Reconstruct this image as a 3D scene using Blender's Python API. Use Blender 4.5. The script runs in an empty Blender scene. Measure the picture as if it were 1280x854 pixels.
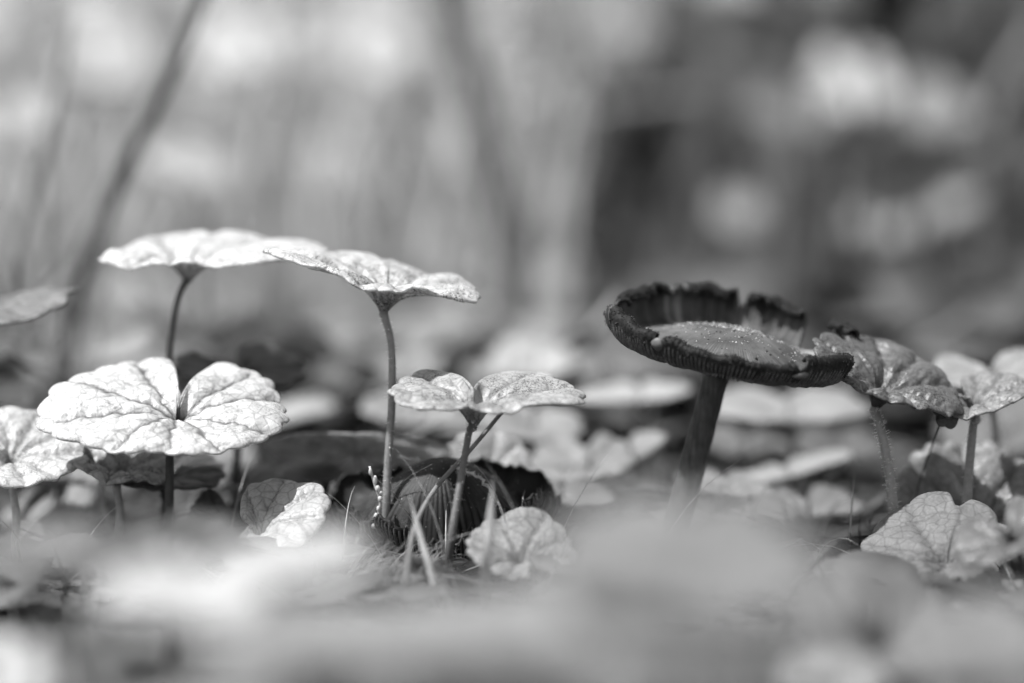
import bpy, math, random
import numpy as np
from mathutils import Vector, Matrix, Euler
sc = bpy.context.scene
random.seed(7); rng = np.random.default_rng(7)
rad = math.radians
MM = 0.001

# ------------------------------------------------------------------ camera, sky, sun, exposure
PITCH, CAM_H, FPX = 4.0, 51.5, 100/36*1280          # degrees, mm, focal length in photo pixels
cd = bpy.data.cameras.new('camera'); cam = bpy.data.objects.new('camera', cd)
sc.collection.objects.link(cam); sc.camera = cam
cd.lens = 100; cd.sensor_width = 36; cd.clip_start = 0.01; cd.clip_end = 200
cam.location = (0, 0, CAM_H*MM); cam.rotation_euler = (rad(90-PITCH), 0, 0)
cd.dof.use_dof = True; cd.dof.focus_distance = 0.3412; cd.dof.aperture_fstop = 7.4
SUN_EL, SUN_AZ = 62, -112                             # azimuth from +Y (away from the camera), + to the right
w = bpy.data.worlds.new('World'); sc.world = w; w.use_nodes = True
nt = w.node_tree; bg = nt.nodes['Background']
sky = nt.nodes.new('ShaderNodeTexSky'); sky.sky_type = 'NISHITA'; sky.sun_disc = False
sky.sun_elevation = rad(SUN_EL); sky.sun_rotation = rad(SUN_AZ)
bw = nt.nodes.new('ShaderNodeRGBToBW')               # the photograph is monochrome
nt.links.new(sky.outputs[0], bw.inputs[0]); nt.links.new(bw.outputs[0], bg.inputs[0])
bg.inputs[1].default_value = 0.13
sd = bpy.data.lights.new('sun', 'SUN'); sun = bpy.data.objects.new('sun', sd); sc.collection.objects.link(sun)
sd.energy = 4.6; sd.angle = rad(0.6); sd.color = (1, 1, 1)
ld = Vector((math.sin(rad(SUN_AZ))*math.cos(rad(SUN_EL)), math.cos(rad(SUN_AZ))*math.cos(rad(SUN_EL)), math.sin(rad(SUN_EL))))
sun.rotation_euler = ld.to_track_quat('Z', 'Y').to_euler(); sun.location = ld*3
sc.view_settings.view_transform = 'Standard'; sc.view_settings.look = 'None'
sc.view_settings.gamma = 1; sc.view_settings.exposure = 0.8
sc.cycles.use_denoising = True
sc.cycles.use_adaptive_sampling = True; sc.cycles.adaptive_threshold = .03
sc.cycles.use_light_tree = False
sc.cycles.max_bounces = 4; sc.cycles.transmission_bounces = 3; sc.cycles.diffuse_bounces = 3; sc.cycles.glossy_bounces = 2
sc.cycles.caustics_reflective = False; sc.cycles.caustics_refractive = False

# ------------------------------------------------------------------ helpers
SP, CP = math.sin(rad(PITCH)), math.cos(rad(PITCH))
def P(px, py, d=350.0):
    """a point of the place (mm): photo pixel px,py at d mm along the view axis"""
    x = (px-640)*d/FPX; y = (427-py)*d/FPX
    return Vector((x, d*CP + y*SP, CAM_H - d*SP + y*CP))

def mesh(name, V, F, mat, attrs=None, smooth=True):
    me = bpy.data.meshes.new(name)
    me.from_pydata((np.asarray(V, float)*MM).tolist(), [], F)
    if smooth: me.polygons.foreach_set('use_smooth', [True]*len(me.polygons))
    for k, a in (attrs or {}).items():
        at = me.attributes.new(k, 'FLOAT', 'POINT'); at.data.foreach_set('value', np.asarray(a, dtype=np.float32))
    me.materials.append(mat)
    return me
def link(name, me, parent=None, loc=(0, 0, 0)):
    o = bpy.data.objects.new(name, me); sc.collection.objects.link(o)
    o.location = Vector(loc)*MM
    if parent: o.parent = parent
    return o
def thing(name, label, cat, loc=(0, 0, 0), group=None):
    o = bpy.data.objects.new(name, None); sc.collection.objects.link(o)
    o.location = Vector(loc)*MM; o.empty_display_size = .01
    tag(o, label, cat, group); return o
def tag(o, label=None, cat=None, group=None, kind=None):
    for k, v in (('label', label), ('category', cat), ('group', group), ('kind', kind)):
        if v: o[k] = v
    return o

# ------------------------------------------------------------------ materials (all neutral: a monochrome photograph)
def base_mat(name):
    m = bpy.data.materials.new(name); m.use_nodes = True
    n = m.node_tree.nodes; n.clear()
    out = n.new('ShaderNodeOutputMaterial'); bs = n.new('ShaderNodeBsdfPrincipled')
    return m, m.node_tree, n, out, bs
def mth(t, op, a, b=None, clamp=False):
    x = t.nodes.new('ShaderNodeMath'); x.operation = op; x.use_clamp = clamp
    for i, v in enumerate((a, b)):
        if v is None: continue
        if isinstance(v, (int, float)): x.inputs[i].default_value = v
        else: t.links.new(v, x.inputs[i])
    return x.outputs[0]
def noise(t, scale, detail=3, rough=.55, vec=None):
    x = t.nodes.new('ShaderNodeTexNoise'); x.inputs['Scale'].default_value = scale
    x.inputs['Detail'].default_value = detail; x.inputs['Roughness'].default_value = rough
    if vec is None:
        tc = t.nodes.get('TC') or t.nodes.new('ShaderNodeTexCoord'); tc.name = 'TC'; vec = tc.outputs['Object']
    t.links.new(vec, x.inputs['Vector']); return x.outputs[0]
def ramp(t, v, a, b, lo, hi):
    x = t.nodes.new('ShaderNodeMapRange'); t.links.new(v, x.inputs[0])
    for i, q in enumerate((a, b, lo, hi)): x.inputs[i+1].default_value = q
    return x.outputs[0]
def attr(t, name):
    x = t.nodes.new('ShaderNodeAttribute'); x.attribute_name = name; return x.outputs['Fac']
def grey(t, v, inp):
    c = t.nodes.new('ShaderNodeCombineColor')
    for i in range(3): t.links.new(v, c.inputs[i])
    t.links.new(c.outputs[0], inp)

_leaf_mats = {}
def leaf_mat(tone, vein_shade=.6, speck=0., trans=.35, gloss=.42):
    key = (tone, vein_shade, speck, trans, gloss)
    if key in _leaf_mats: return _leaf_mats[key]
    m, t, n, out, bs = base_mat('leaf_surface')
    v = attr(t, 'vein_shade')
    c = mth(t, 'MULTIPLY', ramp(t, v, 0, 1, 1, vein_shade), tone)  # crease shade along the veins is painted into the base colour
    c = mth(t, 'MULTIPLY', c, ramp(t, noise(t, 350, 4), .3, .7, .78, 1.16))
    c = mth(t, 'MULTIPLY', c, ramp(t, noise(t, 3200, 3), .3, .7, .85, 1.12))
    if speck:
        s = mth(t, 'MULTIPLY', ramp(t, noise(t, 4200, 2), .52, .58, 0, 1), ramp(t, noise(t, 260, 2), .42, .58, 0, 1))
        c = mth(t, 'MULTIPLY', c, ramp(t, s, 0, 1, 1, 1-speck))
    grey(t, c, bs.inputs['Base Color'])
    bs.inputs['Roughness'].default_value = gloss; bs.inputs['Specular IOR Level'].default_value = .5
    # fine reticulate relief
    tc = t.nodes.get('TC')
    vo = t.nodes.new('ShaderNodeTexVoronoi'); vo.feature = 'DISTANCE_TO_EDGE'; vo.inputs['Scale'].default_value = 900
    t.links.new(tc.outputs['Object'], vo.inputs['Vector'])
    vc = t.nodes.new('ShaderNodeTexVoronoi'); vc.feature = 'DISTANCE_TO_EDGE'; vc.inputs['Scale'].default_value = 620
    t.links.new(tc.outputs['Object'], vc.inputs['Vector'])
    c = mth(t, 'MULTIPLY', c, ramp(t, vc.outputs[0], 0, .09, .66, 1)); grey(t, c, bs.inputs['Base Color'])
    h = mth(t, 'ADD', mth(t, 'MULTIPLY', ramp(t, vo.outputs[0], 0, .25, 0, 1), .6), mth(t, 'MULTIPLY', noise(t, 2600, 3), .8))
    b = t.nodes.new('ShaderNodeBump'); b.inputs['Strength'].default_value = .55; b.inputs['Distance'].default_value = .00012
    t.links.new(h, b.inputs['Height']); t.links.new(b.outputs[0], bs.inputs['Normal'])
    tr = n.new('ShaderNodeBsdfTranslucent'); mx = n.new('ShaderNodeMixShader'); mx.inputs[0].default_value = trans
    grey(t, mth(t, 'MULTIPLY', mth(t, 'ADD', c, .02), 1.3), tr.inputs[0])
    t.links.new(bs.outputs[0], mx.inputs[1]); t.links.new(tr.outputs[0], mx.inputs[2]); t.links.new(mx.outputs[0], out.inputs[0])
    _leaf_mats[key] = m; return m
def soft_leaf_mat(tone, trans=.35):
    key = ('soft', tone, trans)
    if key in _leaf_mats: return _leaf_mats[key]
    m, t, n, out, bs = base_mat('blurred_leaf_surface')
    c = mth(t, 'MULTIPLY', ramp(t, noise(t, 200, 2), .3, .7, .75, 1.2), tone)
    c = mth(t, 'MULTIPLY', c, ramp(t, attr(t, 'vein_shade'), 0, 1, 1, .75))  # painted crease shade, weaker on blurred leaves
    grey(t, c, bs.inputs['Base Color']); bs.inputs['Roughness'].default_value = .5; bs.inputs['Specular IOR Level'].default_value = .35
    tr = n.new('ShaderNodeBsdfTranslucent'); mx = n.new('ShaderNodeMixShader'); mx.inputs[0].default_value = trans
    grey(t, c, tr.inputs[0])
    t.links.new(bs.outputs[0], mx.inputs[1]); t.links.new(tr.outputs[0], mx.inputs[2]); t.links.new(mx.outputs[0], out.inputs[0])
    _leaf_mats[key] = m; return m
_plain = {}
def plain_mat(name, tone, rough=.6, nscale=900, namp=.25, trans=0, bump=.3, spec=.4):
    key = (name, tone)
    if key in _plain: return _plain[key]
    m, t, n, out, bs = base_mat(name)
    nz = noise(t, nscale, 4)
    grey(t, mth(t, 'MULTIPLY', ramp(t, nz, .3, .7, 1-namp, 1+namp), tone), bs.inputs['Base Color'])
    bs.inputs['Roughness'].default_value = rough; bs.inputs['Specular IOR Level'].default_value = spec
    b = t.nodes.new('ShaderNodeBump'); b.inputs['Strength'].default_value = bump; b.inputs['Distance'].default_value = .0002
    t.links.new(nz, b.inputs['Height']); t.links.new(b.outputs[0], bs.inputs['Normal'])
    if trans:
        tr = n.new('ShaderNodeBsdfTranslucent'); mx = n.new('ShaderNodeMixShader'); mx.inputs[0].default_value = trans
        tr.inputs[0].default_value = (tone, tone, tone, 1)
        t.links.new(bs.outputs[0], mx.inputs[1]); t.links.new(tr.outputs[0], mx.inputs[2]); t.links.new(mx.outputs[0], out.inputs[0])
    else: t.links.new(bs.outputs[0], out.inputs[0])
    _plain[key] = m; return m

# ------------------------------------------------------------------ leaf blade
def blade(ext, sinus=90, sw=16, sdeep=.12, cren=(22, .05), quilt=.05, funnel=3.0, fw=.16, bend=(0, 0, 0, 0), edge=0.,
          wave=(0, 3, 0), nr=40, na=220, seed=0, nveins=9):
    """kidney-shaped leaf (mm) about its stalk joint; ext = left, right, front, back half sizes"""
    r_ = np.random.default_rng(seed); L, R, Fr, B = ext; S = (L+R)/2
    th = np.linspace(0, 2*np.pi, na, endpoint=False)
    # crowd angles round the sinus
    th = th - .75*np.sin(th)*(.55)
    dlt = np.abs((th+np.pi) % (2*np.pi)-np.pi)                   # angle from the sinus
    ang = th + rad(sinus)
    c, s = np.cos(ang), np.sin(ang)
    ax = np.where(c > 0, R, L); ay = np.where(s > 0, B, Fr)
    rr = 1/np.sqrt((c/ax)**2+(s/ay)**2)
    k = np.clip((dlt-rad(sw*.25))/rad(sw*1.6), 0, 1); k = k*k*(3-2*k)
    rr = rr*(sdeep+(1-sdeep)*k)*(1-.06*np.exp(-((dlt-np.pi)/.3)**2))
    nc, ca = cren; ph = r_.uniform(0, 6)
    nn = th*nc/2+ph*0+.35*np.sin(3*th+ph)
    rr = rr*(1+ca*(np.abs(np.sin(nn))**.7-.6)*k+.018*np.sin(5*th+ph)+.012*np.sin(9*th+ph*2))
    tt = np.linspace(0, 1, nr+1)[1:]**.9
    U = (tt[:, None]*rr*c).ravel(); Vv = (tt[:, None]*rr*s).ravel()
    U = np.append(U, 0); Vv = np.append(Vv, 0)
    rho = np.append(np.repeat(tt, na), 0)
    # veins
    segs = []
    for q in range(nveins):
        f = (q/(nveins-1)-.5)*2
        a = rad(sinus)+np.pi+f*rad(132)+r_.normal()*.05
        cx, sx = np.cos(a), np.sin(a)
        ln = .95/np.sqrt((cx/(R if cx > 0 else L))**2+(sx/(B if sx > 0 else Fr))**2)
        a1 = a+f*.25
        pts = [np.array([np.cos(a+(a1-a)*z)*ln*z, np.sin(a+(a1-a)*z)*ln*z]) for z in np.linspace(0, 1, 6)]
        for i in range(5): segs.append((pts[i], pts[i+1], 1., .0))
        for bt in (.42, .64, .84):
            bt = bt+r_.uniform(-.04, .04)
            for sg in (-1, 1):
                k5 = bt*5; k = min(int(k5), 4); p0 = pts[k]+(pts[k+1]-pts[k])*(k5-k)
                aa = a+(a1-a)*bt+sg*rad(r_.uniform(36, 58)); bl = S*(.40*(1.1-bt))*r_.uniform(.75, 1.15)
                p1 = p0+bl*np.array([np.cos(aa), np.sin(aa)])
                segs.append((p0, p1, .62, .3))
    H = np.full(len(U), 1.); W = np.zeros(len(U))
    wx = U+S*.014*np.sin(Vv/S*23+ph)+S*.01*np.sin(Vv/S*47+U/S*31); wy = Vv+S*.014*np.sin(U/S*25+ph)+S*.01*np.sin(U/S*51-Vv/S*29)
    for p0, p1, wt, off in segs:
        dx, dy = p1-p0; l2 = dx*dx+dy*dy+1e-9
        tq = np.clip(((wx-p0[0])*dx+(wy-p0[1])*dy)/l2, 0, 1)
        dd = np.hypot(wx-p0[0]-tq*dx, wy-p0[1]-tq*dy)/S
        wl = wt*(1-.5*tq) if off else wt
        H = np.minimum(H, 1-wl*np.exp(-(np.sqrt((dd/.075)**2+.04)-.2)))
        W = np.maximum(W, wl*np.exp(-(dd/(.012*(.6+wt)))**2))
    lift = H*quilt*S
    fade = np.clip((1-rho)/.1, 0, 1)**.5
    Z = lift*(.25+.75*fade)
    Z -= funnel*np.exp(-rho*rho/(fw*fw)*0-rho/fw)
    b1, b2, b3, b4 = bend
    un, vn = U/S, Vv/S
    Z += S*(b1*un*un+b2*vn*vn+b3*un*vn+b4*un**3)
    Z -= edge*S*rho**5
    wa, wn, wp = wave
    Z += S*wa*rho**2*np.sin(wn*np.append(np.tile(th, nr), 0)+wp)
    g = r_.normal(size=(5, 4))
    for i in range(5):
        Z += S*.008*np.sin(un*g[i, 0]*5+vn*g[i, 1]*5+g[i, 2]*3)
    F = []
    ctr = nr*na
    i = np.arange(na); j = (i+1) % na
    F += np.stack([np.full(na, ctr), i, j], 1).tolist()
    for q in range(nr-1):
        F += np.stack([q*na+i, (q+1)*na+i, (q+1)*na+j, q*na+j], 1).tolist()
    return np.stack([U, Vv, Z], 1), F, W

def tube(pts, radii, n=8, caps=True):
    pts = [Vector(p) for p in pts]; V = []; F = []
    prev = Vector((0, 1, 0)).cross(pts[1]-pts[0]).normalized()
    for i, p in enumerate(pts):
        t = (pts[min(i+1, len(pts)-1)]-pts[max(i-1, 0)]).normalized()
        a = (prev-t*prev.dot(t)).normalized(); b = t.cross(a); prev = a
        for k in range(n):
            q = 2*math.pi*k/n
            V.append(tuple(p+(a*math.cos(q)+b*math.sin(q))*radii[i]))
    for i in range(len(pts)-1):
        for k in range(n):
            F.append([i*n+k, i*n+(k+1) % n, (i+1)*n+(k+1) % n, (i+1)*n+k])
    if caps:
        F.append(list(range(n))[::-1]); F.append([(len(pts)-1)*n+k for k in range(n)])
    return V, F
def smooth_path(pts, n=24):
    pts = [Vector(p) for p in pts]
    if len(pts) == 2: return [pts[0].lerp(pts[1], i/n) for i in range(n+1)]
    P_ = [2*pts[0]-pts[1]]+pts+[2*pts[-1]-pts[-2]]; out = []
    m = len(pts)-1
    for i in range(n+1):
        u = i/n*m; k = min(int(u), m-1); t = u-k
        a, b, c, d = P_[k:k+4]
        out.append(.5*((2*b)+(c-a)*t+(2*a-5*b+4*c-d)*t*t+(3*b-a-3*c+d)*t**3))
    return out
def hairs(path, r, count, ln=.5, seed=0):
    q = np.random.default_rng(seed); V = []; F = []
    for _ in range(count):
        u = q.uniform(0, len(path)-1.01); k = int(u); p = path[k].lerp(path[k+1], u-k)
        t = (path[k+1]-path[k]).normalized()
        a = Vector(q.normal(size=3)); a = (a-t*a.dot(t)).normalized()
        s = t.cross(a); b = p+a*r*.9; e = p+a*(r+ln*q.uniform(.6, 1.5))+t*ln*.2*q.normal()
        i = len(V); V += [tuple(b+s*.05), tuple(b-s*.05), tuple(b+t*.05), tuple(e)]
        F += [[i, i+1, i+3], [i+1, i+2, i+3], [i+2, i, i+3]]
    return V, F

leaf_count = 0
def leaf(px, py, d, ext, tilt, roll, label, tone=.3, stalk=(), sr=.55, name='ground_leaf', cat='leaf', group=None, spin=0,
         vein_shade=.6, speck=0., trans=.35, gloss=.42, stone=None, hair=0, thick=.28, soft=False, **kw):
    """a leaf on its own stalk; ext in photo pixels at distance d; tilt + = top face toward the camera; roll + = right side down"""
    global leaf_count; leaf_count += 1
    sc_ = d/FPX; e = [x*sc_ for x in ext]
    J = P(px, py, d)
    kw.setdefault('seed', leaf_count)
    fun = kw.get('funnel', 3.0)
    V, F, W = blade(e, **kw)
    M = Euler((rad(tilt+3), rad(roll), rad(spin)), 'XYZ').to_matrix()
    R3 = np.array(M)
    V = V@R3.T
    tip = Vector(R3@np.array([0, 0, -fun*.93]))
    # stalk path: joint, pixel points, then the ground
    pts = [J+tip]
    for s in stalk:
        pts.append(P(s[0], s[1], s[2] if len(s) > 2 else d))
    last = pts[-1]
    if last.z > 2:
        dirn = (pts[-1]-pts[-2]).normalized() if len(pts) > 1 else Vector((0, 0, -1))
        k = min(last.z, 60)
        pts.append(Vector((last.x+dirn.x*k*.6+(0 if len(pts) > 1 else rng.uniform(-3, 3)), last.y+2, -.6)))
    if len(pts) == 1: pts.append(pts[0]+Vector((0, 1, -3)))
    base = pts[-1].copy(); base.z = 0
    root = thing(name, label, cat, base, group)
    me = mesh('leaf_blade', V+np.array(J-base), F, soft_leaf_mat(tone, trans) if soft else leaf_mat(tone, vein_shade, speck, trans, gloss), {'vein_shade': W})
    o = link('leaf_blade', me, root)
    sol = o.modifiers.new('thickness', 'SOLIDIFY'); sol.thickness = thick*MM; sol.offset = -1
    path = smooth_path([p-base for p in pts], 30)
    n = len(path)
    radii = [sr*(.8+.35*i/n)*(1+.5*math.exp(-i/1.5)) for i in range(n)]
    TV, TF = tube(path, radii, 10)
    st = stone if stone is not None else tone*.55
    link('stalk', mesh('stalk', TV, TF, plain_mat('stalk_surface', round(st, 3), .5, 1500, .2)), root)
    if hair:
        HV, HF = hairs(path[:24], sr, hair, .45, leaf_count)
        h = link('hairs', mesh('hairs', HV, HF, plain_mat('hair_surface', .85, .5), smooth=False), root); h['kind'] = 'stuff'
    return root

def stem(pts, wpx, tone, label, name='tall_weed', cat='weed stem', group=None, d=None, ground=True, taper=.75, rough=.6, flat=False, trans=0):
    """a stalk or grass blade through photo pixels (x, y, d), down to the ground"""
    Q = [P(*p) for p in pts]
    if ground and Q[-1].z > 1:
        v = (Q[-1]-Q[-2]).normalized(); k = Q[-1].z/max(-v.z, .35)
        k = min(k, 14); Q.append(Vector((Q[-1].x+v.x*k*.6, Q[-1].y+2, -1)))
    base = Q[-1].copy(); base.z = max(base.z, 0) if not ground else 0
    path = smooth_path([q-base for q in Q], 28)
    r = wpx/2*pts[0][2]/FPX; n = len(path)
    radii = [r*(taper+(1-taper)*i/n) for i in range(n)]
    if flat: radii = [x*max(.12, min(1, i/8)) for i, x in enumerate(radii)]
    V, F = tube(path, radii, 10)
    if flat:
        V = [tuple(v) for v in V]
        A = np.array(V).reshape(n, 10, 3); c = A.mean(1, keepdims=True); A = c+(A-c)*np.array([1, .18, .9]); V = A.reshape(-1, 3)
    o = link(name, mesh(name, V, F, plain_mat('stem_surface', tone, rough, 300, .3, trans=trans)), None, base)
    tag(o, label, cat, group); return o

# ------------------------------------------------------------------ setting: ground
def gz(x, y): return 1.0*math.sin(x*.11+1)*math.sin(y*.09)+.5*math.sin(x*.31+y*.27)
def soil_mat():
    m, t, n, out, bs = base_mat('soil')
    a = noise(t, 60, 6); b_ = noise(t, 900, 5)
    c = mth(t, 'MULTIPLY', ramp(t, a, .3, .7, .03, .09), ramp(t, b_, .3, .7, .5, 1.6))
    grey(t, c, bs.inputs['Base Color']); bs.inputs['Roughness'].default_value = .9
    b = t.nodes.new('ShaderNodeBump'); b.inputs['Strength'].default_value = 1; b.inputs['Distance'].default_value = .0015
    t.links.new(b_, b.inputs['Height']); t.links.new(b.outputs[0], bs.inputs['Normal']); t.links.new(bs.outputs[0], out.inputs[0]); return m
def ground():
    xs = np.concatenate([[-60000, -8000, -1500], np.linspace(-500, 500, 160), [1500, 8000, 60000]])
    ys = np.concatenate([[-60000, -5000, -300], np.linspace(0, 1400, 200), [1800, 2400, 8000, 60000]])
    V = []; nx, ny = len(xs), len(ys)
    for y in ys:
        for x in xs:
            f = 1 if (abs(x) <= 500 and 0 <= y <= 1400) else 0
            V.append((x, y, f*gz(x, y)-.8+f*rng.normal()*.35))
    F = [[j*nx+i, j*nx+i+1, (j+1)*nx+i+1, (j+1)*nx+i] for j in range(ny-1) for i in range(nx-1)]
    o = link('ground', mesh('ground', V, F, soil_mat())); o['kind'] = 'structure'
ground()

# a grassy bank that closes the view behind the clearing
def bank(name, xs, y0, zf, tone):
    V = []; m = 40
    for j in range(m):
        for x in xs:
            t = j/(m-1)
            V.append((x, y0+t*1500+40*math.sin(x*.006), -3+zf*(t**.8)+18*math.sin(x*.013+j*.6)+12*math.sin(x*.031-j)))
    nx = len(xs); F = [[j*nx+i, j*nx+i+1, (j+1)*nx+i+1, (j+1)*nx+i] for j in range(m-1) for i in range(nx-1)]
    o = link(name, mesh(name, V, F, plain_mat('bank_soil', tone, .9, 25, .6))); o['kind'] = 'structure'
bank('bank', np.linspace(-3000, 3000, 120), 1500, 900, .3)

# ------------------------------------------------------------------ stuff: masses of foliage behind
def low_leaf(n=14):
    a = np.linspace(0, 2*np.pi, n, endpoint=False); r = 1-.6*np.exp(-((a)/.3)**2)-.6*np.exp(-((a-2*np.pi)/.3)**2)
    r = r*(1+.05*np.cos(a*5))
    V = np.stack([np.append(r*np.cos(a+np.pi/2), 0), np.append(r*np.sin(a+np.pi/2), 0), np.append(np.full(n, 0.), -.18)], 1)
    V2 = V.copy(); V2[:, 2] -= .02
    F = [[n, i, (i+1) % n] for i in range(n)]+[[2*n+1, n+1+(i+1) % n, n+1+i] for i in range(n)]
    F += [[i, n+1+i, n+1+(i+1) % n, (i+1) % n] for i in range(n)]
    return np.concatenate([V, V2]), F
LV, LF = low_leaf()
def mass(name, label, places, mat, cat):
    """places: (x, y, z, size, tilt, roll, spin)"""
    Vs = []; Fs = []; k = 0; lf = [tuple(f) for f in LF]
    for x, y, z, s, ti, ro, sp in places:
        M = np.array(Euler((ti, ro, sp), 'XYZ').to_matrix())
        Vs.append((LV*s)@M.T+np.array([x, y, z])); Fs += [[i+k for i in f] for f in lf]; k += len(LV)
    V = np.concatenate(Vs)
    o = link(name, mesh(name, V, Fs, mat, {'vein_shade': np.zeros(len(V))}))
    tag(o, label, cat, kind='stuff'); return o
def frustum_x(y, m=1.15): return y*.18*m+8
U = rng.uniform
# low carpet of leaves from just behind the focus out to the bank
pl = []; pr = []
for _ in range(900):
    y = 440+1100*U()**1.6; x = U(-1, 1)*frustum_x(y, 1.5)
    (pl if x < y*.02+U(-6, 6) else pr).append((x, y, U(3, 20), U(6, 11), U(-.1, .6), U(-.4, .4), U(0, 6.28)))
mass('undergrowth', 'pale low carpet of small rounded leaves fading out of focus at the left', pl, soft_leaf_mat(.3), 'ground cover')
mass('undergrowth', 'darker low carpet of small leaves behind the mushroom at the right', pr, soft_leaf_mat(.12), 'ground cover')  # same leaves in a darker tone, painting the shade at the right
pl = [(x, y, U(0, 4), U(3, 6), U(-.4, .4), U(-.4, .4), U(0, 6.28)) for x, y in [(U(-75, 75), U(300, 430)) for _ in range(150)]]
mass('leaf_litter', 'dark low leaves and litter lying between the stalks', pl, soft_leaf_mat(.15), 'leaf litter')
# foliage standing behind: sun at left and shade at right painted into the leaf tones
def wall(x0, x1, y0, y1, n, s0, s1, zmax=110):
    out = []
    for _ in range(n):
        y = U(y0, y1); x = U(x0, x1)*y*.18
        out.append((x, y, U(0, zmax*(y/1000)), U(s0, s1), U(.1, 1.5), U(-.9, .3), U(0, 6.28)))
    return out
mass('sun_toned_foliage', 'bright blurred leaves filling the upper left background', wall(-1.4, .12, 850, 1500, 1100, 6, 16), soft_leaf_mat(.66, .45), 'foliage')
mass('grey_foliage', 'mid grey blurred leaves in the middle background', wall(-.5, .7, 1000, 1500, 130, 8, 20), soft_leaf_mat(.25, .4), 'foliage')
mass('shade_toned_foliage', 'leaves toned dark as painted shade filling the right background', wall(.08, 1.5, 850, 1500, 420, 8, 22), soft_leaf_mat(.075, .3), 'foliage')

def upright_grass(name, label, n, x0, x1, y0, y1, tone, seed, w0=.6, w1=2.2):
    q = np.random.default_rng(seed); V = []; F = []
    for _ in range(n):
        y = q.uniform(y0, y1); x = q.uniform(x0, x1)*y*.18; h = q.uniform(.6, 1.2)*(50+y*.05); wd = q.uniform(w0, w1)
        lx, ly = q.normal(size=2)*.22; a = q.uniform(-.6, .6); sx, sy = math.cos(a), math.sin(a)
        for j in range(6):
            t = j/5; ww = wd*(1-t**2*.95); cx = x+lx*h*t*t; cy = y+ly*h*t*t; z = h*t; i = len(V)
            V += [(cx-sx*ww, cy-sy*ww, z), (cx+sx*ww, cy+sy*ww, z), (cx+sy*ww*.3, cy-sx*ww*.3, z)]
            if j:
                for u in range(3): F.append([i-3+u, i-3+(u+1) % 3, i+(u+1) % 3, i+u])
    o = link(name, mesh(name, V, F, plain_mat('upright_grass_surface', tone, .55, 200, .2, trans=.3))); tag(o, label, 'grass', kind='stuff')
upright_grass('tall_grass', 'pale upright grass blurred into vertical streaks at the left', 260, -1.3, .15, 620, 1100, .55, 21)
upright_grass('tall_grass', 'grey upright grass blurred in the middle and right background', 200, -.1, 1.3, 680, 1200, .16, 22)  # right-hand blades also toned darker as painted shade

# ------------------------------------------------------------------ blurred things behind
G = 'tall stems out of focus behind'
stem([(268, -40, 440), (232, 50, 439), (190, 140, 439), (150, 225, 441), (112, 320, 443), (90, 400, 445)], 20, .05, 'thick dark stem leaning from the top edge down to the left behind the pale leaves', group=G)
stem([(88, 20, 475), (70, 130, 475), (38, 240, 475), (12, 340, 475)], 11, .1, 'thin curved grey stem near the left edge', group=G)
stem([(56, 150, 480), (58, 260, 480), (54, 360, 480)], 9, .12, 'thin upright stem crossing the curved one at the left edge', group=G)
stem([(548, -40, 600), (585, 80, 600), (612, 200, 600), (640, 330, 600)], 46, .10, 'broad dark stem slanting down from the top centre', group=G)
stem([(625, -40, 840), (640, 200, 840), (655, 380, 840)], 38, .4, 'wide pale upright stem just right of the dark slanting one', group=G)
stem([(690, -40, 864), (702, 200, 864), (706, 390, 864)], 34, .3, 'grey upright stem where the bright and dark backgrounds meet', group=G)
stem([(432, -40, 768), (436, 130, 768), (452, 320, 768)], 24, .3, 'faint upright stem above the middle tall leaf', group=G)
stem([(498, 120, 720), (506, 230, 720), (540, 380, 720)], 30, .1, 'short dark stalk in the gap left of the slanting stem', group=G)
stem([(1075, -30, 768), (1050, 60, 768), (1030, 160, 768), (1010, 330, 768)], 26, .08, 'grey stem rising from behind the mushroom to the top right', group=G)
stem([(1300, 40, 744), (1245, 130, 744), (1180, 300, 744)], 18, .25, 'grey stem slanting in from the right edge', group=G)
stem([(880, 120, 720), (800, 128, 720), (720, 150, 732), (690, 260, 738)], 18, .2, 'arched stem bending sideways in the dark upper right background', group=G)
stem([(775, 372, 464), (735, 420, 462), (690, 470, 439)], 13, .35, 'pale stem slanting behind the left rim of the mushroom', group=G)
stem([(935, 130, 768), (968, 300, 768), (1000, 400, 768)], 26, .15, 'dim upright stem above the mushroom', group=G)
stem([(100, 330, 475), (60, 420, 475), (-10, 520, 475)], 18, .12, 'dark blade sloping down to the left edge', name='weed_shoot', cat='grass blade')
stem([(-20, 425, 395), (30, 455, 397), (75, 490, 432)], 9, .13, 'thin dark stalk sloping from the left edge to the heart-shaped leaf', name='weed_shoot', cat='grass blade')
stem([(160, 330, 475), (200, 400, 475), (240, 470, 475)], 12, .2, 'faint dark stalk behind the tall left leaf stalk', name='weed_shoot', cat='grass blade')
stem([(545, 533, 385), (450, 575, 383), (330, 620, 380), (250, 660, 378)], 7, .2, 'long straw sloping under the dark shaded leaf', name='straw', cat='straw')

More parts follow.
